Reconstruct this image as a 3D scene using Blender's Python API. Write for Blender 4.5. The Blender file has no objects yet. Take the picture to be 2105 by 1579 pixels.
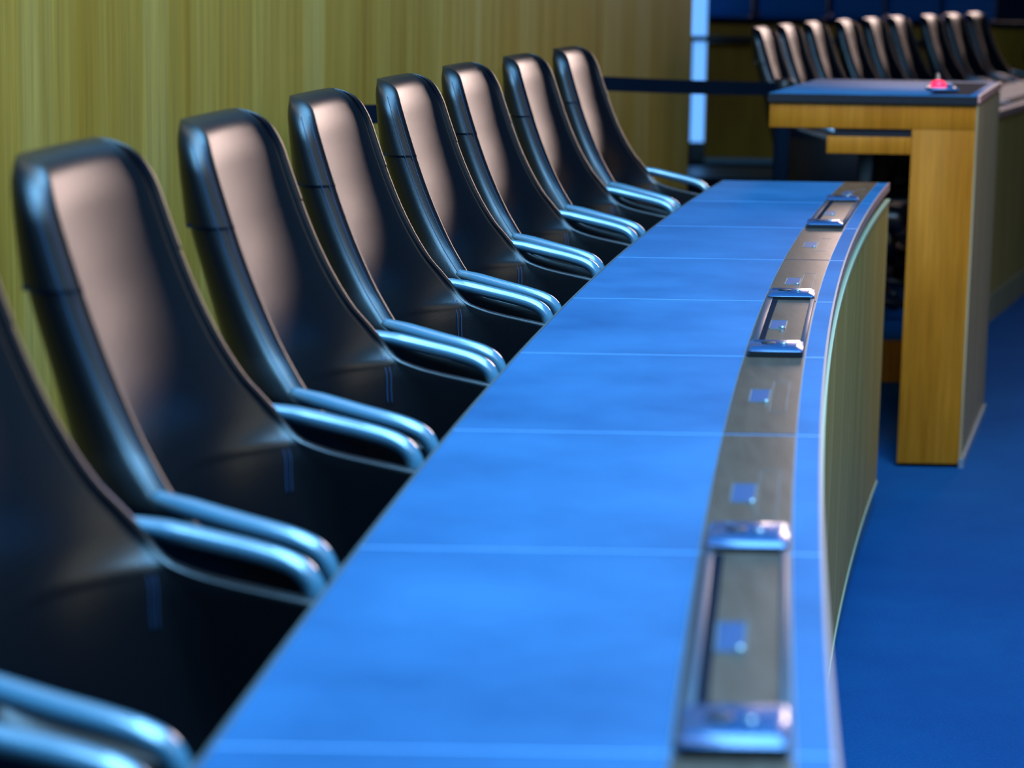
import bpy, bmesh, math, random
from mathutils import Vector, Matrix
random.seed(7)
C = bpy.context.scene.collection
SC = bpy.context.scene
# ---------------------------------------------------------------- camera
CAMZ = 1.56
FPX = 4800.0
PITCH, ROLL = .1756, -.0168
cd = bpy.data.cameras.new('camera'); cam = bpy.data.objects.new('camera', cd); C.objects.link(cam)
F = Vector((0, math.cos(PITCH), -math.sin(PITCH))); U = Vector((0, math.sin(PITCH), math.cos(PITCH))); R = Vector((1, 0, 0))
c_, s_ = math.cos(ROLL), math.sin(ROLL)
R, U = c_*R - s_*U, s_*R + c_*U
M = Matrix((R, U, -F)).transposed().to_4x4(); M.translation = (0, 0, CAMZ)
cam.matrix_world = M
cd.sensor_width = 36; cd.lens = FPX/2105*36; cd.clip_start = .05; cd.clip_end = 200
cd.dof.use_dof = True; cd.dof.focus_distance = 4.45; cd.dof.aperture_fstop = 4.0
SC.camera = cam
# ---------------------------------------------------------------- light
w = bpy.data.worlds.new('world'); SC.world = w; w.use_nodes = True
w.node_tree.nodes['Background'].inputs[0].default_value = (.10, .30, .9, 1)
w.node_tree.nodes['Background'].inputs[1].default_value = .015
SC.view_settings.view_transform = 'Standard'; SC.view_settings.look = 'None'
SC.view_settings.gamma = 1; SC.view_settings.exposure = 0.0

def area(name, loc, target, sx, sy, power, col, spread=180):
    l = bpy.data.lights.new(name, 'AREA'); l.shape = 'RECTANGLE'; l.size = sx; l.size_y = sy
    l.energy = power; l.color = col; l.spread = math.radians(spread)
    o = bpy.data.objects.new(name, l); C.objects.link(o); o.location = loc
    d = Vector(target) - Vector(loc); o.rotation_euler = d.to_track_quat('-Z', 'Y').to_euler()
    return o
area('ceiling_light_panel', (1.4, 4.0, 4.6), (1.4, 4.0, 0), 2.0, 5.0, 450, (.20, .56, 1.0))
area('ceiling_light_front', (.9, 1.2, 4.2), (.7, 2.4, 0), 1.6, 3.0, 290, (.22, .58, 1.0))
area('far_warm_fill', (5.9, 24.5, 3.2), (0, 5, 1.2), 5.0, 2.2, 480, (1.0, .74, .66))  # unseen warm source, added for the pink sheen on the chair backs
area('side_fill_light', (7.0, 3.0, 3.4), (1.0, 5.0, .4), 3.0, 3.0, 42, (1.0, .90, .62))  # added fill from the right, lifts the desk front panels
area('wall_fill_light', (-.1, 4.5, 4.3), (-.9, 5.5, 1.5), .4, 8.0, 38, (1.0, .90, .66))  # added warm fill to brighten the veneer wall, no fixture there
area('desk_fill_light', (1.7, 4.6, 3.9), (1.25, 7.4, .9), .5, .5, 6, (1.0, .72, .45), 45)  # added tight spot that lights the oak desk front

# ---------------------------------------------------------------- materials
def mat(name, col, rough=.5, metal=0, spec=.5, emit=None, estr=1.0, coat=0):
    m = bpy.data.materials.new(name); m.use_nodes = True
    b = m.node_tree.nodes['Principled BSDF']
    b.inputs['Base Color'].default_value = (*col, 1); b.inputs['Roughness'].default_value = rough
    b.inputs['Metallic'].default_value = metal; b.inputs['Specular IOR Level'].default_value = spec
    b.inputs['Coat Weight'].default_value = coat
    if emit: b.inputs['Emission Color'].default_value = (*emit, 1); b.inputs['Emission Strength'].default_value = estr
    return m
def noise(m, scale, stretch=(1, 1, 1), detail=4, rough=.6):
    nt = m.node_tree; tc = nt.nodes.new('ShaderNodeTexCoord'); mp = nt.nodes.new('ShaderNodeMapping')
    mp.inputs['Scale'].default_value = stretch
    n = nt.nodes.new('ShaderNodeTexNoise'); n.inputs['Scale'].default_value = scale
    n.inputs['Detail'].default_value = detail; n.inputs['Roughness'].default_value = rough
    nt.links.new(tc.outputs['Object'], mp.inputs[0]); nt.links.new(mp.outputs[0], n.inputs['Vector'])
    return n.outputs['Fac']
def ramp(m, fac, stops):
    r = m.node_tree.nodes.new('ShaderNodeValToRGB'); e = r.color_ramp.elements
    while len(e) < len(stops): e.new(.5)
    for i, (p, c) in enumerate(stops): e[i].position = p; e[i].color = (*c, 1)
    m.node_tree.links.new(fac, r.inputs[0]); return r.outputs[0]
def setcol(m, out): m.node_tree.links.new(out, m.node_tree.nodes['Principled BSDF'].inputs['Base Color'])
def bump(m, fac, strength=.1, dist=.002):
    b = m.node_tree.nodes.new('ShaderNodeBump'); b.inputs['Strength'].default_value = strength
    b.inputs['Distance'].default_value = dist
    m.node_tree.links.new(fac, b.inputs['Height']); m.node_tree.links.new(b.outputs[0], m.node_tree.nodes['Principled BSDF'].inputs['Normal'])
def mixc(m, a, b, f, mode='MULTIPLY'):
    x = m.node_tree.nodes.new('ShaderNodeMix'); x.data_type = 'RGBA'; x.blend_type = mode
    x.inputs[0].default_value = f
    m.node_tree.links.new(a, x.inputs[6]); m.node_tree.links.new(b, x.inputs[7]); return x.outputs[2]

def wood(name, dark, mid, light, scale=9.0, zs=.035, rough=.5, fine=90):
    m = mat(name, mid, rough, spec=.12)
    a = noise(m, scale, (1, 1, zs), 5, .62)
    ca = ramp(m, a, [(.30, dark), (.5, mid), (.70, light)])
    f = noise(m, fine, (1, 1, .03), 3, .6)
    cf = ramp(m, f, [(.3, (.72, .72, .72)), (.7, (1.15, 1.15, 1.15))])
    setcol(m, mixc(m, ca, cf, .8)); bump(m, f, .08, .001)
    return m
M_wall = wood('wall_veneer', (.34, .150, .016), (.43, .215, .034), (.52, .30, .085), 5.0, .03, .5, 45)
M_panel = wood('desk_veneer', (.36, .20, .045), (.44, .27, .07), (.52, .34, .11), 16, .03)
M_lect = wood('golden_oak', (.27, .095, .004), (.34, .130, .008), (.41, .170, .018), 10, .12)
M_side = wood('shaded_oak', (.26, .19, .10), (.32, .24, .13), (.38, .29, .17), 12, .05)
M_par = wood('dark_oak', (.28, .10, .004), (.38, .15, .006), (.48, .20, .012), 3, .2)
M_rim = mat('pale_edge_banding', (.42, .40, .25), .45)
M_trim = mat('copper_edge', (.50, .25, .21), .5, .1)
M_kick = mat('brushed_kickplate', (.16, .22, .26), .35, .6)
M_floor = mat('blue_carpet', (.006, .09, .28), .95, spec=.1)
n = noise(M_floor, 1.6, (1, 1, 1), 6, .7); n2 = noise(M_floor, 160, (1, 1, 1), 3, .8)
ca = ramp(M_floor, n, [(.32, (.002, .045, .15)), (.68, (.003, .062, .18))]); cb = ramp(M_floor, n2, [(.3, (.7, .7, .7)), (.7, (1.25, 1.25, 1.25))])
setcol(M_floor, mixc(M_floor, ca, cb, .8)); bump(M_floor, n2, .6, .004)
M_top = mat('blue_black_leather_top', (.03, .15, .34), .58, spec=.15)
n = noise(M_top, 3.0, (1, 1, 1), 5, .6); n2 = noise(M_top, 420, (1, 1, 1), 2, .7)
setcol(M_top, ramp(M_top, n, [(.30, (.008, .075, .19)), (.70, (.028, .135, .30))])); bump(M_top, n2, .25, .0006)
M_seam = mat('seam_line', (.25, .55, .95), .3, .3)
M_leather = mat('black_leather', (.0015, .002, .004), .36, spec=.6)
n2 = noise(M_leather, 340, (1, 1, 1), 3, .7); bump(M_leather, n2, .35, .0006)
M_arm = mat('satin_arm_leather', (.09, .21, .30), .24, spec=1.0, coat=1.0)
M_thread = mat('blue_thread', (.012, .05, .13), .6)
M_blk = mat('black_plastic', (.008, .010, .014), .35)
M_blkm = mat('matt_black_webbing', (.002, .007, .016), .85, spec=.04)
M_plate = mat('bronze_glass_plate', (.2, .14, .10), .28, .75)
n = noise(M_plate, 60, (1, .15, 1), 3, .6); setcol(M_plate, ramp(M_plate, n, [(.3, (.22, .15, .11)), (.7, (.31, .22, .17))]))
M_mod = mat('blue_socket', (.03, .10, .24), .3, .3)
M_line = mat('silver_line', (.35, .42, .46), .3, .7)
M_block = mat('glossy_blue_black_block', (.03, .10, .25), .22, .3, coat=.4)
M_rail = mat('dark_console_rail', (.05, .06, .09), .38, .4)
M_steel = mat('polished_steel', (.55, .65, .72), .18, 1)
M_red = mat('red_lamp', (.8, .02, .06), .3, emit=(1, .02, .08), estr=1.6)
M_white = mat('white_paper', (.75, .80, .90), .6)
M_seatb = mat('navy_upholstery', (.006, .11, .36), .7, spec=.2)
M_gap = mat('glowing_gap', (.5, .7, 1), .5, emit=(.14, .42, 1.0), estr=1.15)  # emission stands in for the light behind the gap
M_dark = mat('dark_wall', (.01, .02, .05), .9)

# ---------------------------------------------------------------- mesh helpers
def obj(name, bm, m, parent=None, smooth=False, bev=0, seg=2):
    me = bpy.data.meshes.new(name)
    bmesh.ops.recalc_face_normals(bm, faces=bm.faces[:])
    bm.to_mesh(me); bm.free()
    for p in me.polygons: p.use_smooth = smooth
    me.materials.append(m)
    o = bpy.data.objects.new(name, me); C.objects.link(o)
    if parent: o.parent = parent
    if bev:
        b = o.modifiers.new('bevel', 'BEVEL'); b.width = bev; b.segments = seg; b.limit_method = 'ANGLE'; b.angle_limit = math.radians(40)
        for p in me.polygons: p.use_smooth = True
    return o
def thing(name, label, cat, loc=(0, 0, 0), rz=0, group=None):
    o = bpy.data.objects.new(name, None); C.objects.link(o); o.location = loc; o.rotation_euler = (0, 0, rz)
    o['label'] = label; o['category'] = cat
    if group: o['group'] = group
    return o
def tag(o, label, cat, group=None):
    o['label'] = label; o['category'] = cat
    if group: o['group'] = group
    return o
def struct(o): o['kind'] = 'structure'; return o
def add_box(bm, x0, x1, y0, y1, z0, z1):
    v = [bm.verts.new(p) for p in ((x0, y0, z0), (x1, y0, z0), (x1, y1, z0), (x0, y1, z0), (x0, y0, z1), (x1, y0, z1), (x1, y1, z1), (x0, y1, z1))]
    for f in ((0, 3, 2, 1), (4, 5, 6, 7), (0, 1, 5, 4), (1, 2, 6, 5), (2, 3, 7, 6), (3, 0, 4, 7)): bm.faces.new([v[i] for i in f])
def box(*a):
    bm = bmesh.new(); add_box(bm, *a); return bm
def add_prism(bm, pts, z0, z1):
    a = [bm.verts.new((x, y, z0)) for x, y in pts]; b = [bm.verts.new((x, y, z1)) for x, y in pts]
    bm.faces.new(a[::-1]); bm.faces.new(b)
    k = len(pts)
    for i in range(k): bm.faces.new((a[i], a[(i+1) % k], b[(i+1) % k], b[i]))
def prism(pts, z0, z1):
    bm = bmesh.new(); add_prism(bm, pts, z0, z1); return bm
def add_tube(bm, pts, ra, rb=None, seg=10, up=Vector((0, 0, 1)), scales=None):
    """oval tube: ra sideways, rb vertical"""
    rb = rb or ra; pts = [Vector(p) for p in pts]; rings = []
    for i, p in enumerate(pts):
        d = (pts[min(i+1, len(pts)-1)] - pts[max(i-1, 0)]).normalized()
        sd = d.cross(up)
        if sd.length < 1e-4: sd = Vector((0, 1, 0))
        sd.normalize(); uu = sd.cross(d).normalized(); s = scales[i] if scales else 1
        rings.append([bm.verts.new(p + s*(sd*ra*math.cos(2*math.pi*k/seg) + uu*rb*math.sin(2*math.pi*k/seg))) for k in range(seg)])
    for a, b in zip(rings, rings[1:]):
        for k in range(seg): bm.faces.new((a[k], a[(k+1) % seg], b[(k+1) % seg], b[k]))
    bm.faces.new(rings[0][::-1]); bm.faces.new(rings[-1])
def add_lathe(bm, prof, cx=0, cy=0, seg=20):
    rings = [[bm.verts.new((cx+r*math.cos(2*math.pi*k/seg), cy+r*math.sin(2*math.pi*k/seg), z)) for k in range(seg)] for r, z in prof]
    for a, b in zip(rings, rings[1:]):
        for k in range(seg): bm.faces.new((a[k], a[(k+1) % seg], b[(k+1) % seg], b[k]))
    bm.faces.new(rings[0][::-1]); bm.faces.new(rings[-1])
def bez(pts, n=8):
    """Catmull-Rom through pts"""
    P = [Vector(p) for p in pts]; P = [2*P[0]-P[1]] + P + [2*P[-1]-P[-2]]; out = []
    for i in range(1, len(P)-2):
        for k in range(n):
            t = k/n; a, b, c, d = P[i-1:i+3]
            out.append(.5*((2*b) + (c-a)*t + (2*a-5*b+4*c-d)*t*t + (3*b-a-3*c+d)*t**3))
    out.append(P[-2]); return out
def interp(tab, x):
    if x <= tab[0][0]: return tab[0][1]
    for (a, va), (b, vb) in zip(tab, tab[1:]):
        if x <= b: return va + (vb-va)*(x-a)/(b-a)
    return tab[-1][1]
def sinterp(tab, x):
    """smooth monotone-ish interpolation"""
    n = len(tab)
    if x <= tab[0][0]: return tab[0][1]
    if x >= tab[-1][0]: return tab[-1][1]
    for i in range(n-1):
        (a, va), (b, vb) = tab[i], tab[i+1]
        if x <= b:
            def sl(j):
                if j <= 0 or j >= n-1: return (tab[1][1]-tab[0][1])/(tab[1][0]-tab[0][0]) if j <= 0 else (tab[-1][1]-tab[-2][1])/(tab[-1][0]-tab[-2][0])
                m1 = (tab[j][1]-tab[j-1][1])/(tab[j][0]-tab[j-1][0]); m2 = (tab[j+1][1]-tab[j][1])/(tab[j+1][0]-tab[j][0])
                return 0 if m1*m2 <= 0 else 2*m1*m2/(m1+m2)
            h = b-a; t = (x-a)/h; m0, m1 = sl(i)*h, sl(i+1)*h
            return (2*t**3-3*t*t+1)*va + (t**3-2*t*t+t)*m0 + (-2*t**3+3*t*t)*vb + (t**3-t*t)*m1

# ---------------------------------------------------------------- layout curves
DAIS = .16; TOPZ = .968
def xl(y): return .00041812*y**3 + .00727654*y*y + .07688179*y - .38457737
def dxl(y): return 3*.00041812*y*y + 2*.00727654*y + .07688179
SEAM = [6.7845 - .6331*k for k in range(10)]   # far end first
DW = .485

# ---------------------------------------------------------------- setting
fl = struct(obj('floor', box(-6, 14, -6, 26, -.1, 0), M_floor))
# raised platform that carries the chairs
pp = [(-6, -5.9)] + [(xl(y)+.20, y) for y in [-2+.25*i for i in range(36)] if y < 6.7]
pp = [(-6, -5.9), (xl(-2)+.2, -5.9)] + pp[1:] + [(xl(6.72)+.2, 6.72), (.95, 7.3), (1.30, 9.0), (1.72, 9.0), (2.30, 11.5), (4.3, 16), (6.5, 19), (6.5, 25.5), (-6, 25.5)]
d = struct(obj('trim_1', prism(pp, .0, DAIS), M_floor)); d['label'] = 'carpeted platform under the chairs'
struct(obj('trim_2', prism([(1.30, 8.98), (1.72, 8.98), (1.72, 9.0), (1.30, 9.0)], 0, DAIS+.002), M_lect))
# left veneer wall
wx = lambda y: .75 + .33*(y-10.2)
struct(obj('wall_left', prism([(wx(-3), -3), (wx(10.2), 10.2), (wx(10.2)-.14, 10.26), (wx(-3)-.14, -2.94)], DAIS, 3.6), M_wall))
struct(obj('wall_back', box(-6, 14, 25.6, 25.8, 0, 4.5), M_dark))
# parapet with ledge, skirting
struct(obj('wall_parapet', box(1.41, 9.0, 17.5, 17.62, .20, 1.20), M_par))
struct(obj('trim_3', box(1.41, 9.0, 17.44, 17.66, 1.20, 1.24), M_blkm))
struct(obj('baseboard_back', box(1.41, 9.0, 17.46, 17.5, DAIS, .20), M_kick))
struct(obj('floor_shade', box(-1, 6, 14.4, 17.46, DAIS, DAIS+.004), M_blkm))  # black sheet over the far carpet, standing in for its unlit shade
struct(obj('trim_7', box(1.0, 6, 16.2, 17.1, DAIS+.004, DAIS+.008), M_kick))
struct(obj('trim_8', box(3.5, 9.0, 16.75, 17.46, DAIS, .53), M_par))
struct(obj('lit_gap_1', box(1.285, 1.40, 17.5, 17.54, .315, 3.2), M_gap))  # lit gap beside the parapet, its brightness made by a glowing slab
struct(obj('trim_4', box(1.0, 1.41, 17.5, 17.62, DAIS, .315), M_blk))
struct(obj('trim_5', box(-6, 12, 17.66, 25.5, DAIS, .80), M_floor))

# ---------------------------------------------------------------- chair
# everything in the chair's own frame: +X towards the desk, origin on the platform under the desk edge
Z0 = DAIS
XE = [(.58, .02), (.80, .05), (.885, .05), (.908, .035), (.922, .0), (.935, -.07), (.948, -.14), (.964, -.186), (.985, -.206), (1.02, -.234), (1.05, -.256), (1.12, -.294), (1.20, -.327), (1.30, -.360), (1.36, -.377)]
XC = [(.58, -.20), (.70, -.225), (.80, -.245), (.90, -.268), (.98, -.285), (1.05, -.298), (1.12, -.319), (1.20, -.345), (1.30, -.371), (1.335, -.377), (1.36, -.378)]
WO = [(.58, .235), (.70, .250), (.80, .262), (.93, .264), (.96, .268), (.985, .275), (1.01, .268), (1.05, .250), (1.12, .236), (1.20, .228), (1.30, .223), (1.36, .221)]
TB = [(.58, .05), (.90, .055), (1.05, .056), (1.208, .050), (1.212, .056), (1.30, .046), (1.36, .040)]
TS = [(.58, .024), (.93, .028), (.96, .029), (.99, .032), (1.10, .038), (1.36, .040)]
ZT, RT = 1.350, .070
def topshrink(z):
    """rounded top: returns (width factor inset, thickness factor)"""
    if z <= ZT-RT: return 0.0, 1.0
    t = (z-(ZT-RT))/RT
    iw = .082*(1-math.sqrt(max(0, 1-t*t)))
    rt = .026; zz = z-(ZT-rt)
    tf = 1.0 if zz <= 0 else math.sqrt(max(.0, 1-(zz/rt)**2))
    return iw, max(tf, .06)
def ring_corner(dep):
    return min(dep, .10), 2.0+min(1.0, max(0, dep-.03)*12), 0
def chair_ring(z, NI=22, NT=5):
    iw, tf = topshrink(z)
    xe, xc, wo, tb, ts = sinterp(XE, z), sinterp(XC, z), sinterp(WO, z)-iw, interp(TB, z), interp(TS, z)
    if tf < 1:
        mid_e, mid_c = xe-tb*.45, xc-tb*.5
        xc = mid_c + (xc-mid_c)*tf; xe = mid_e+(xe-mid_e)*tf; tb *= tf
    if z > ZT-.07:
        tt = (z-ZT+.07)/.07; dr = 1-math.sqrt(max(0, 1-tt*tt)); tb = tb*(1-.62*dr); xe -= .020*dr; xc -= .020*dr
    dep = xe-xc; ts *= tf; wi = wo-ts
    D, pw, n_ = ring_corner(dep)
    NS = 5; st = max(xe-xc-D, .0006)
    inner = [(xe-st*k/NS, -wi) for k in range(NS)]
    for k in range(NI+1):
        t = -1+2*k/NI; yy = math.copysign(1-(1-abs(t))**1.35, t)
        inner.append((xe-st-D+D*abs(yy)**pw, wi*yy))
    inner += [(xe-st+st*(k+1)/NS, wi) for k in range(NS)]
    if 1.211 < z < 1.30: wo += .003*(1.30-z)/.09
    # the outer side, with a softly bulging rear
    xo = xc-tb; depo = max(.002, xe-xo-ts*.5)
    ao = max(.42, min(.62, .62-(dep-.1)*.4))
    if z > 1.21: ao += .22*min(1, (z-1.21)/.09)
    outer = []
    for k in range(NI+1):
        ph = math.pi/2 - math.pi*k/NI; s, c = math.sin(ph), math.cos(ph)
        outer.append((xo+depo*(1-abs(c)**ao), wo*math.copysign(abs(s)**ao, s)))
    def tip(p, q, n):
        out = []
        cx, cy = (p[0]+q[0])/2, (p[1]+q[1])/2; vx, vy = p[0]-cx, p[1]-cy
        r = math.hypot(vx, vy)
        for k in range(1, n):
            t = math.pi*k/n
            out.append((cx+vx*math.cos(t)+r*.75*math.sin(t)*1.0, cy+vy*math.cos(t)))
        return out
    ring = inner + tip(inner[-1], outer[0], NT) + outer + tip(outer[-1], inner[0], NT)
    return ring, inner, outer
def make_chair():
    t = thing('conference_chair', '', 'chair')
    zs = []
    z = .58
    while z < .90: zs.append(z); z += .04
    z = .90
    while z < 1.04: zs.append(z); z += .006
    while z < 1.205: zs.append(z); z += .016
    zs += [1.2075, 1.2085, 1.2115, 1.2125]
    z = 1.225
    while z < ZT-RT: zs.append(z); z += .014
    for k in range(0, 15): zs.append(ZT-RT+RT*math.sin(math.pi/2*k/14))
    bm = bmesh.new(); rings = []
    for z in zs: rings.append([bm.verts.new((x, y, z-Z0)) for x, y in chair_ring(z)[0]])
    n = len(rings[0])
    for a, b in zip(rings, rings[1:]):
        for k in range(n): bm.faces.new((a[k], a[(k+1) % n], b[(k+1) % n], b[k]))
    bm.faces.new(rings[0][::-1]); bm.faces.new(rings[-1])
    back = obj('backrest', bm, M_leather, t, True)
    # seams following the front edge
    def edge_pt(z, k, side, off=.0012, NI=22):
        ring, inner, outer = chair_ring(z); p = outer[k] if side == 'o' else inner[k]
        return p
    zz = [1.32-.012*i for i in range(28)]
    for sgn in (1, -1):
        for kk in (1, 2):
            pts = []
            for z in zz:
                r_ = chair_ring(z)[0]; p = r_[33+4-kk] if sgn > 0 else r_[len(r_)-4-1+kk]
                pts.append((p[0], p[1]+sgn*.0002, z-Z0))
            bm = bmesh.new(); add_tube(bm, pts, .0007, seg=5); obj('edge_stitching', bm, M_thread, back, True)
    for sgn in (1, -1):
        for dk in (0, .007):
            pts = []
            for i in range(12):
                z = .968-.008*i; inn = chair_ring(z)[1]
                xc, xe, wi = inn[len(inn)//2][0], inn[-1][0], inn[-1][1]
                D, pw, _ = ring_corner(xe-xc); q = .955+dk*3-.004*i
                pts.append((xc+D*q**pw+.0004, sgn*(wi*q-.0008), z-Z0))
            bm = bmesh.new(); add_tube(bm, bez(pts[::3], 4), .0008, seg=5)
            obj('seam_stitching', bm, M_thread, back, True)
    for sgn in (-1, 1):
        bm = bmesh.new()
        o = chair_ring(1.2135)[2]; p = o[2] if sgn > 0 else o[len(o)-3]
        add_box(bm, p[0]-.006, p[0]+.004, p[1]-.0015, p[1]+.0015, 1.211-Z0, 1.216-Z0)
        obj('cover_tab', bm, M_steel, back)
    # armrests
    for sgn in (-1, 1):
        pts = bez([(-.226, .260*sgn, .997), (-.185, .269*sgn, .989), (-.135, .274*sgn, .978), (-.090, .276*sgn, .968), (-.060, .276*sgn, .959), (-.042, .275*sgn, .947), (-.033, .274*sgn, .929), (-.031, .272*sgn, .905), (-.035, .266*sgn, .884), (-.040, .252*sgn, .868)], 5)
        sc = [min(1, .75+.25*i/5) if i < 5 else 1 for i in range(len(pts))]
        bm = bmesh.new(); add_tube(bm, [(p[0], p[1], p[2]-Z0) for p in pts], .0165, .0112, 14, scales=sc)
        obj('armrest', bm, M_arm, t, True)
    bm = box(-.17, .23, -.215, .215, .55-Z0, .645-Z0)
    obj('seat', bm, M_leather, t, True, .035, 4)
    bm = bmesh.new(); add_lathe(bm, [(.03, .10), (.03, .25), (.02, .26), (.02, .36), (.09, .37), (.09, .40)])
    obj('gas_column', bm, M_steel, t, True)
    bm = bmesh.new()
    for k in range(5):
        a = 2*math.pi*k/5+.3
        add_tube(bm, [(0, 0, .105), (.13*math.cos(a), .13*math.sin(a), .09), (.26*math.cos(a), .26*math.sin(a), .065)], .018, .014, 8)
        add_lathe(bm, [(.006, 0), (.024, .008), (.024, .046), (.010, .054)], .26*math.cos(a), .26*math.sin(a), 12)
    obj('star_base', bm, M_blk, t, True)
    return t
def copy_tree(o, parent=None):
    c = o.copy(); C.objects.link(c)
    if parent: c.parent = parent
    for ch in [k for k in o.children]: copy_tree(ch, c)
    return c
bpy.context.view_layer.update()
chair0 = make_chair()
LABN = ['black leather armchair nearest the viewer, only its armrest tips at the bottom left corner',
 'large blurred black leather armchair cut off by the left edge of the photo',
 'big blurred black leather armchair, its full backrest standing nearest the viewer',
 'blurred black leather armchair just nearer than the one in front of the barrier post',
 'black leather armchair whose rounded top covers the head of the barrier post',
 'sharpest black leather armchair in the middle of the near row, with crisp stitching',
 'black leather armchair directly beyond the sharpest one, third from the far end of the desk',
 'black leather armchair second from the far end of the near desk',
 'black leather armchair at the far end of the near desk, smallest of the near row']
first = True
for k in range(9):
    yc = SEAM[8-k] - .3165; sl = dxl(yc); rz = -math.atan(sl)
    c = chair0 if first else copy_tree(chair0); first = False
    jit = [0, .0, -.004, .003, 0, .004, -.003, .002, 0][k]
    c.location = (xl(yc)+jit, yc, DAIS); c.rotation_euler = (0, 0, rz)
    c['label'] = LABN[k]; c['category'] = 'chair'; c['group'] = 'black armchairs along the near curved desk'
FX = [.936, 1.10, 1.288, 1.512, 1.729, 1.95, 2.22, 2.46, 2.70]
LABF = ['far row black armchair furthest left, beside the barrier post on the right',
 'far row black armchair second from the left', 'far row black armchair third from the left',
 'far row black armchair fourth from the left', 'middle chair of the far row of nine black armchairs',
 'far row black armchair fourth from the right', 'far row black armchair third from the right',
 'far row black armchair second from the right', 'far row black armchair furthest right, its whole slanted edge against the dark wood']
FO = []
for i in range(9):
    y = 9.42+.60*i; sl = .27+.15*i/8; L = math.hypot(1, sl); tx, ty = sl/L, 1/L; nx, ny = 1/L, -sl/L
    ox, oy = FX[i]+.40*nx+.19*tx, y+.40*ny+.19*ty
    c = copy_tree(chair0); c.location = (ox, oy, DAIS); c.rotation_euler = (0, 0, -math.atan(sl))
    FO.append((ox, oy, nx, ny))
    c['label'] = LABF[i]; c['category'] = 'chair'; c['group'] = 'black armchairs along the far desk'

# ---------------------------------------------------------------- near curved desk
desk = thing('curved_desk', 'long curved conference desk with blue leather top panels in front of the near chairs', 'desk', (0, 0, 0))
def strip(y0, y1, a, b, z0, z1, n=8):
    ys = [y0+(y1-y0)*i/n for i in range(n+1)]
    return prism([(xl(y)+a, y) for y in ys] + [(xl(y)+b, y) for y in ys[::-1]], z0, z1)
G = .0012
PL0, PL1 = .356, .450
for k in range(9):
    y1, y0 = SEAM[k]-G, SEAM[k+1]+G
    tp = obj('top_panel', strip(y0, y1, .004, DW-.004, .948, TOPZ), M_top, desk)
    obj('inlay_plate', strip(y0+.004, y1-.004, PL0, PL1, TOPZ-.001, TOPZ+.0012), M_plate, desk)
    if k: obj('seam_strip', strip(SEAM[k]-.0016, SEAM[k]+.0016, .002, DW-.002, .95, TOPZ+.0004, 1), M_seam, desk)
ya, yb = SEAM[9], SEAM[0]
obj('rear_edge_trim', strip(ya, yb, .0, .0035, .946, TOPZ+.0004, 60), M_kick, desk)
obj('front_edge_trim', strip(ya, yb, DW-.004, DW, .946, TOPZ+.0008, 60), M_trim, desk)
for a in (PL0-.002, PL1): obj('plate_border', strip(ya, yb, a, a+.0014, TOPZ-.001, TOPZ+.0016, 60), M_line, desk)
obj('shadow_gap', strip(ya, yb-.004, DW-.05, DW-.022, .915, .948, 60), M_blk, desk)
obj('front_panel', strip(ya, yb-.002, DW-.026, DW, .085, .912, 60), M_panel, desk)
obj('panel_top_rim', strip(ya, yb-.002, DW-.026, DW+.003, .912, .922, 60), M_rim, desk)
obj('panel_bottom_rim', strip(ya, yb-.002, DW-.026, DW+.003, .075, .085, 60), M_rim, desk)
obj('kickplate', strip(ya, yb-.004, DW-.03, DW-.008, 0, .075, 60), M_kick, desk)
obj('end_panel', strip(yb-.03, yb-.002, .24, DW-.026, .0, .948, 1), M_panel, desk)
obj('end_panel', strip(ya+.002, ya+.03, .24, DW-.026, .0, .948, 1), M_panel, desk)
# fittings set into the plates
def lx(y, off): return xl(y)+off
def patch(y0, y1, a, b, z0, z1): return strip(y0, y1, a, b, z0, z1, 2)
def outline(bm, y0, y1, a, b, z0, z1, w=.0012):
    for (p, q, r, s) in ((y0, y0+w, a, b), (y1-w, y1, a, b), (y0, y1, a, a+w), (y0, y1, b-w, b)):
        add_prism(bm, [(xl(p)+r, p), (xl(p)+s, p), (xl(q)+s, q), (xl(q)+r, q)], z0, z1)
ZP = TOPZ+.0012
raised = {1: 1, 4: 1, 7: 1}
for k in range(9):
    yc = (SEAM[k]+SEAM[k+1])/2; up = .0075 if k in raised else 0
    if k not in raised:
        o = obj('card_reader', patch(yc-.08, yc+.012, .381, .406, ZP-.0004, ZP+.0003), M_mod, desk)
        bm = bmesh.new(); outline(bm, yc-.085, yc+.017, .379, .408, ZP-.0004, ZP+.0007, .0014); obj('reader_frame', bm, M_line, o)
        bm = bmesh.new(); outline(bm, yc-.155, yc+.09, .410, .434, ZP-.0004, ZP+.0004, .0008); obj('channel_outline', bm, M_line, desk)
        bm = bmesh.new(); add_lathe(bm, [(.004, ZP), (.004, ZP+.0015), (.002, ZP+.003)], xl(yc-.08)+.404, yc-.08, 14)
        obj('round_button', bm, M_line, o, True)
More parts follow.
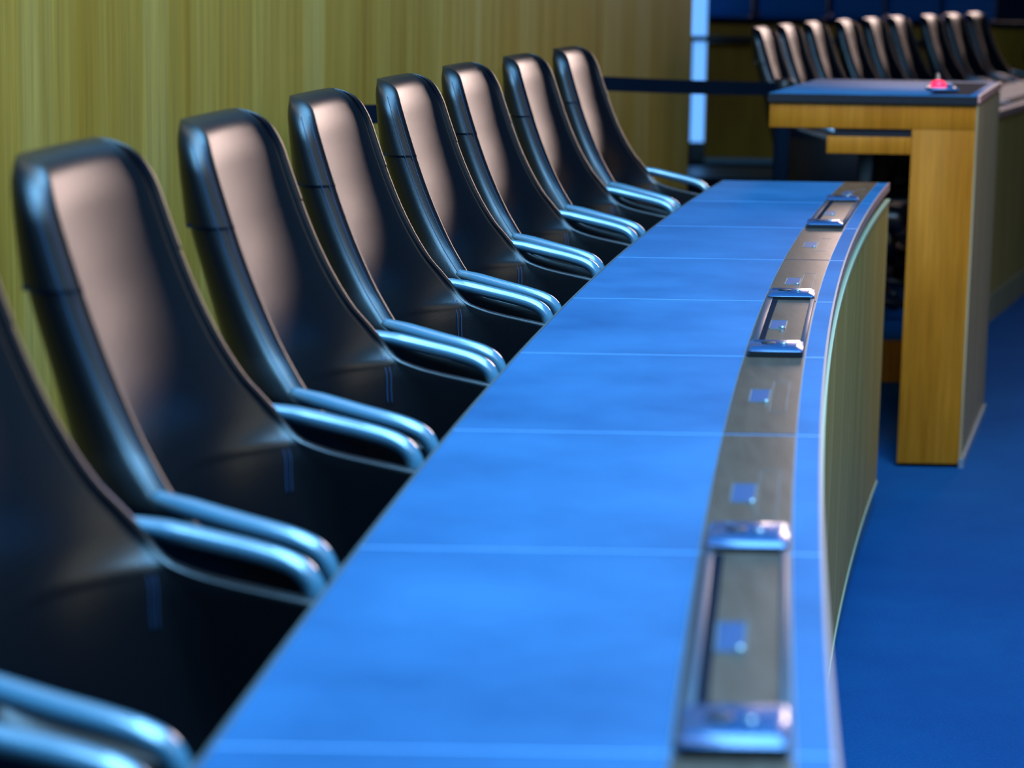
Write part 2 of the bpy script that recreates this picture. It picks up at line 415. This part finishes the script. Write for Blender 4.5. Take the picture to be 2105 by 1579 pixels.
def console(k, label):
    y1, y0 = SEAM[k], SEAM[k+1]
    t = thing('desk_console', label, 'console', (0, 0, 0), 0, 'raised glass consoles set into the near desk')
    bz = ZP+.0008
    a, b = PL0+.003, PL1-.003
    o = obj('tray', patch(y0+.02, y1-.02, a+.012, b-.006, bz, bz+.004), M_plate, t)
    for (r, s) in ((a, a+.012), (b-.008, b)):
        bm = bmesh.new()
        add_prism(bm, [(xl(y0)+r, y0), (xl(y0)+s, y0), (xl(y1)+s, y1), (xl(y1)+r, y1)], bz, bz+.007)
        obj('side_rail', bm, M_rail, t, False, .001)
    obj('shadow_slot', patch(y0+.03, y1-.03, a+.012, a+.022, bz+.003, bz+.0050), M_blkm, t)
    yc = (y0+y1)/2
    rd = obj('card_reader', patch(yc-.06, yc+.03, .384, .408, bz+.0035, bz+.0050), M_mod, t)
    bm = bmesh.new(); outline(bm, yc-.064, yc+.034, .382, .410, bz+.0035, bz+.0054, .0014); obj('reader_frame', bm, M_line, rd)
    bm = bmesh.new(); add_lathe(bm, [(.005, bz+.004), (.005, bz+.007), (.002, bz+.0085)], xl(yc-.06)+.405, yc-.055, 14); obj('round_button', bm, M_line, rd, True)
    for yy in (y0, y1):
        # end block: bevelled slab with control face
        X0, X1 = xl(yy)+a+.001, xl(yy)+b-.001
        bm = bmesh.new()
        z0, z1 = bz, bz+.013
        lo = [(X0+.004, yy-.012), (X0, yy-.008), (X0+.012, yy+.085), (X1+.012, yy+.085), (X1, yy-.008), (X1-.004, yy-.012)]
        mid = z0+.009
        A = [bm.verts.new((x, y, z0)) for x, y in lo]; B = [bm.verts.new((x, y, mid)) for x, y in lo]
        hi = [(X0+.009, yy+.010), (X0+.007, yy+.014), (X0+.018, yy+.078), (X1+.004, yy+.078), (X1-.008, yy+.014), (X1-.010, yy+.010)]
        D = [bm.verts.new((x, y, z1)) for x, y in hi]
        n = 6
        for P, Q in ((A, B), (B, D)):
            for i in range(n): bm.faces.new((P[i], P[(i+1) % n], Q[(i+1) % n], Q[i]))
        bm.faces.new(A[::-1]); bm.faces.new(D)
        blk = obj('end_block', bm, M_block, t, False, .0015, 2)
        obj('block_base', box(X0+.001, X1-.001, yy-.0130, yy-.0100, bz, bz+.0085), M_blk, blk)
        bm = bmesh.new(); add_lathe(bm, [(.010, z1-.0005), (.012, z1+.0008), (.009, z1+.0014)], (X0+X1)/2-.006, yy+.045, 20); obj('dial', bm, M_blk, blk, True)
        bm = bmesh.new(); add_lathe(bm, [(.005, z1-.0005), (.005, z1+.0020), (.003, z1+.0032)], (X0+X1)/2+.017, yy+.035, 16); obj('silver_button', bm, M_line, blk, True)
    return t
console(1, 'raised glass console at the far end of the near desk')
console(4, 'raised glass console in sharp focus halfway along the near desk')
console(7, 'large blurred raised console nearest the viewer on the near desk')

# ---------------------------------------------------------------- tall end desk (golden oak)
LY, LS = 7.38, .27
lec = thing('speaker_desk', 'tall golden oak desk with thick black top and one broad leg', 'desk', (0, 0, 0), 0)
def lp(x0, x1, d0, d1, z0, z1):  # parallelogram block, x at the front line, d = distance back
    return prism([(x0+LS*d0, LY+d0), (x1+LS*d0, LY+d0), (x1+LS*d1, LY+d1), (x0+LS*d1, LY+d1)], z0, z1)
obj('leg', lp(1.245, 1.445, 0, 1.0, 0.012, 1.085), M_lect, lec, False, .002)
obj('side_facing', lp(1.445, 1.452, .0, 1.0, .03, 1.165), M_side, lec)
obj('side_plinth', lp(1.445, 1.462, -.004, 1.0, 0, .03), M_line, lec)
obj('top_beam', lp(.795, 1.445, 0, 1.0, 1.085, 1.168), M_lect, lec, False, .002)
obj('drawer', lp(.978, 1.245, .0, .9, 1.006, 1.060), M_lect, lec, False, .002)
obj('shadow_slot', lp(1.0, 1.245, .01, .9, 1.060, 1.085), M_blk, lec)
obj('worktop', lp(.793, 1.447, -.008, 1.02, 1.170, 1.194), M_top, lec, False, .003)
obj('worktop_edge', lp(.791, 1.449, -.012, -.008, 1.166, 1.192), M_blk, lec)
obj('worktop_edge', lp(1.4475, 1.456, -.008, 1.02, 1.172, 1.195), M_trim, lec)
obj('inlay_plate', lp(1.29, 1.42, .03, .9, 1.1935, 1.1950), M_blkm, lec)
ml = thing('microphone_unit', 'small microphone unit with a glowing red lamp on the oak desk', 'microphone', (1.385, 7.66, 1.195))
bm = box(-.045, .045, -.05, .06, 0, .012); obj('unit_base', bm, M_block, ml, False, .004)
bm = bmesh.new(); add_lathe(bm, [(.024, .012), (.027, .016), (.025, .024), (.017, .032), (.006, .035)], -.015, -.01, 20); obj('red_lamp', bm, M_red, ml, True)
bm = bmesh.new(); add_tube(bm, [(-.012, .05, .013), (.0, .09, .03), (.012, .16, .045)], .006, .006, 8); obj('microphone_stem', bm, M_line, ml, True)
bm = bmesh.new(); add_lathe(bm, [(.012, .012), (.012, .020), (.008, .023)], .028, .02, 16); obj('control_knob', bm, M_block, ml, True)

# ---------------------------------------------------------------- far curved desk
fd = thing('curved_desk', 'far curved desk with papers, partly hidden behind the oak desk', 'desk', (0, 0, 0))
EP = [(1.345, 9.40)] + [(ox, oy) for ox, oy, _, _ in FO[1:]] + [(3.75, 15.6)]
NP = [(.965, -.26)] + [(nx, ny) for _, _, nx, ny in FO[1:]] + [(.92, -.39)]
def fstrip(a, b, z0, z1):
    # cut in steps so the slab stays planar and convex
    bm = bmesh.new()
    P = [(p[0]+a*n[0], p[1]+a*n[1]) for p, n in zip(EP, NP)]; Q = [(p[0]+b*n[0], p[1]+b*n[1]) for p, n in zip(EP, NP)]
    v = [[bm.verts.new((*p, z)) for p in L] for L in (P, Q) for z in (z0, z1)]
    P0, P1, Q0, Q1 = v
    for i in range(len(EP)-1):
        for A, B in ((P0, P1), (P1, Q1), (Q1, Q0), (Q0, P0)): bm.faces.new((A[i], A[i+1], B[i+1], B[i]))
    bm.faces.new((P0[0], P1[0], Q1[0], Q0[0])); bm.faces.new((P0[-1], P1[-1], Q1[-1], Q0[-1]))
    return bm
obj('worktop', fstrip(0, .45, .948, TOPZ), M_top, fd)
obj('inlay_plate', fstrip(.33, .40, TOPZ-.001, TOPZ+.002), M_blkm, fd)
obj('edge_trim', fstrip(.45, .456, .94, TOPZ+.001), M_trim, fd)
obj('front_panel', fstrip(.42, .445, .13, .935), M_panel, fd)
obj('panel_top_rim', fstrip(.42, .45, .935, .947), M_rim, fd)
obj('baseboard', fstrip(.42, .452, 0, .125), M_side, fd)
for i, (u, dy, rz, sx, sy) in enumerate([(0, 0, .3, .21, .30), (1, .42, -.2, .21, .30), (2, .95, .5, .15, .21)]):
    o = obj('paper_sheet', box(-sx/2, sx/2, -sy/2, sy/2, 0, .004), M_white)
    y = 10.45+dy; o.location = (2.06+.31*(y-10.22)-.16, y, TOPZ+.0022); o.rotation_euler = (0, 0, rz)
    tag(o, ['white paper sheet at the near corner of the far desk', 'white paper sheet further along the far desk', 'small white note furthest along the far desk edge'][i], 'paper', 'papers on the far desk')

# ---------------------------------------------------------------- barrier posts and belt
def post(x, y, label, h):
    t = thing('barrier_post', label, 'post', (x, y, DAIS), 0)
    bm = bmesh.new(); add_lathe(bm, [(.16, 0), (.16, .012), (.14, .022), (.04, .035)], seg=28); obj('base_disc', bm, M_blk, t, True)
    bm = bmesh.new(); add_lathe(bm, [(.031, .03), (.031, h-.065)], seg=24); obj('pole', bm, M_steel if x < 0 else M_blkm, t, True)
    bm = bmesh.new(); add_lathe(bm, [(.036, h-.07), (.040, h-.062), (.040, h-.012), (.034, h)], seg=24)
    hd = obj('head', bm, M_blk, t, True)
    bm = bmesh.new(); add_box(bm, -.062, -.035, -.018, .018, h-.058, h-.006); obj('belt_clip', bm, M_blk, hd, False, .002)
    bm = bmesh.new(); add_box(bm, .035, .055, -.018, .018, h-.060, h-.010); obj('belt_clip', bm, M_blk, hd, False, .002)
    return t
PA = (-.480, 5.85); PC = (0.0, 7.20); PB = (1.020, 9.0)
post(*PA, 'slim steel barrier post whose black head shows above a near chair', 1.090)
post(*PC, 'barrier post almost wholly hidden behind the last two chairs of the near row', 1.030)
post(*PB, 'black barrier post beside the left end of the oak desk', 1.005)
def belt(A, B, za, zb, label, sag=.006):
    dx, dy = B[0]-A[0], B[1]-A[1]; L = math.hypot(dx, dy); ox, oy = dy/L*.001, -dx/L*.001
    bm = bmesh.new(); rings = []
    for i in range(13):
        t = .045/L + (1-.09/L)*i/12
        p = (A[0]+dx*t, A[1]+dy*t, za+(zb-za)*t-sag*math.sin(math.pi*t))
        rings.append([bm.verts.new((p[0]+a, p[1]+b, p[2]+c)) for a, b, c in ((ox, oy, .025), (-ox, -oy, .025), (-ox, -oy, -.025), (ox, oy, -.025))])
    for a, b in zip(rings, rings[1:]):
        for k in range(4): bm.faces.new((a[k], a[(k+1) % 4], b[(k+1) % 4], b[k]))
    bm.faces.new(rings[0]); bm.faces.new(rings[-1])
    tag(obj('barrier_belt', bm, M_blkm), label, 'belt', 'barrier belts by the veneer wall')
belt(PA, PC, 1.195, 1.150, 'dark blue webbing belt glimpsed between the near chairs, fixed to the steel post')
WB = (wx(7.8)+.012, 7.8)
belt(WB, PB, 1.205, 1.127, 'long dark webbing belt crossing in front of the bright glowing gap')
br = tag(obj('belt_bracket', box(-.03, .03, -.03, .03, -.04, .04), M_blk, None, False, .004), 'small black belt holder fixed to the veneer wall behind the near chairs', 'bracket')
br.location = (WB[0]+.022, WB[1], 1.205); br.rotation_euler = (0, 0, -math.atan(.33))
rt = thing('handrail', 'thin dark rail running in front of the dark wooden parapet', 'rail', (0, 0, 0))
bm = bmesh.new(); add_tube(bm, [(1.25, 17.3, 1.085), (3.45, 17.3, 1.085)], .02, .02, 8); obj('rail', bm, M_blk, rt, True)
for x in (1.27, 3.43):
    bm = bmesh.new(); add_tube(bm, [(x, 17.3, DAIS), (x, 17.3, 1.075)], .015, .015, 8); obj('rail_post', bm, M_blk, rt, True)

# ---------------------------------------------------------------- blue seats behind the parapet
def make_seat():
    t = thing('auditorium_seat', '', 'seat')
    obj('backrest', box(-.25, .25, .0, .10, .44, 1.05), M_seatb, t, True, .05, 4)
    obj('seat_cushion', box(-.24, .24, -.02, .42, .36, .46), M_seatb, t, True, .04, 3)
    obj('pedestal', box(-.16, .16, .06, .34, 0, .37), M_blk, t)
    return t
st = make_seat()
SL = ['blue upholstered seat showing beside the bright glowing gap', 'wide blue upholstered seat directly above the left chairs of the far row',
 'blue upholstered seat above the fourth and fifth far chairs', 'blue upholstered seat above the middle right far chairs',
 'blue upholstered seat above the last two far chairs']
for i, x in enumerate([1.58, 2.09, 2.59, 3.01, 3.43]):
    c = st if i == 0 else copy_tree(st)
    c.location = (x, 17.95, .80); c.rotation_euler = (0, 0, [.0, .0, .05, .0, -.05][i])
    c.scale = (.8 if i != 1 else 1.05, 1, 1); c['label'] = SL[i]; c['category'] = 'seat'; c['group'] = 'blue seats behind the parapet'
c = copy_tree(st); c.location = (3.97, 16.9, .53); c.rotation_euler = (0, 0, -.1)
c.scale = (1.15, 1.15, 1.2)
c['label'] = 'blue upholstered seat at the top right corner, lower than the others'; c['category'] = 'seat'
if 'group' in c: del c['group']
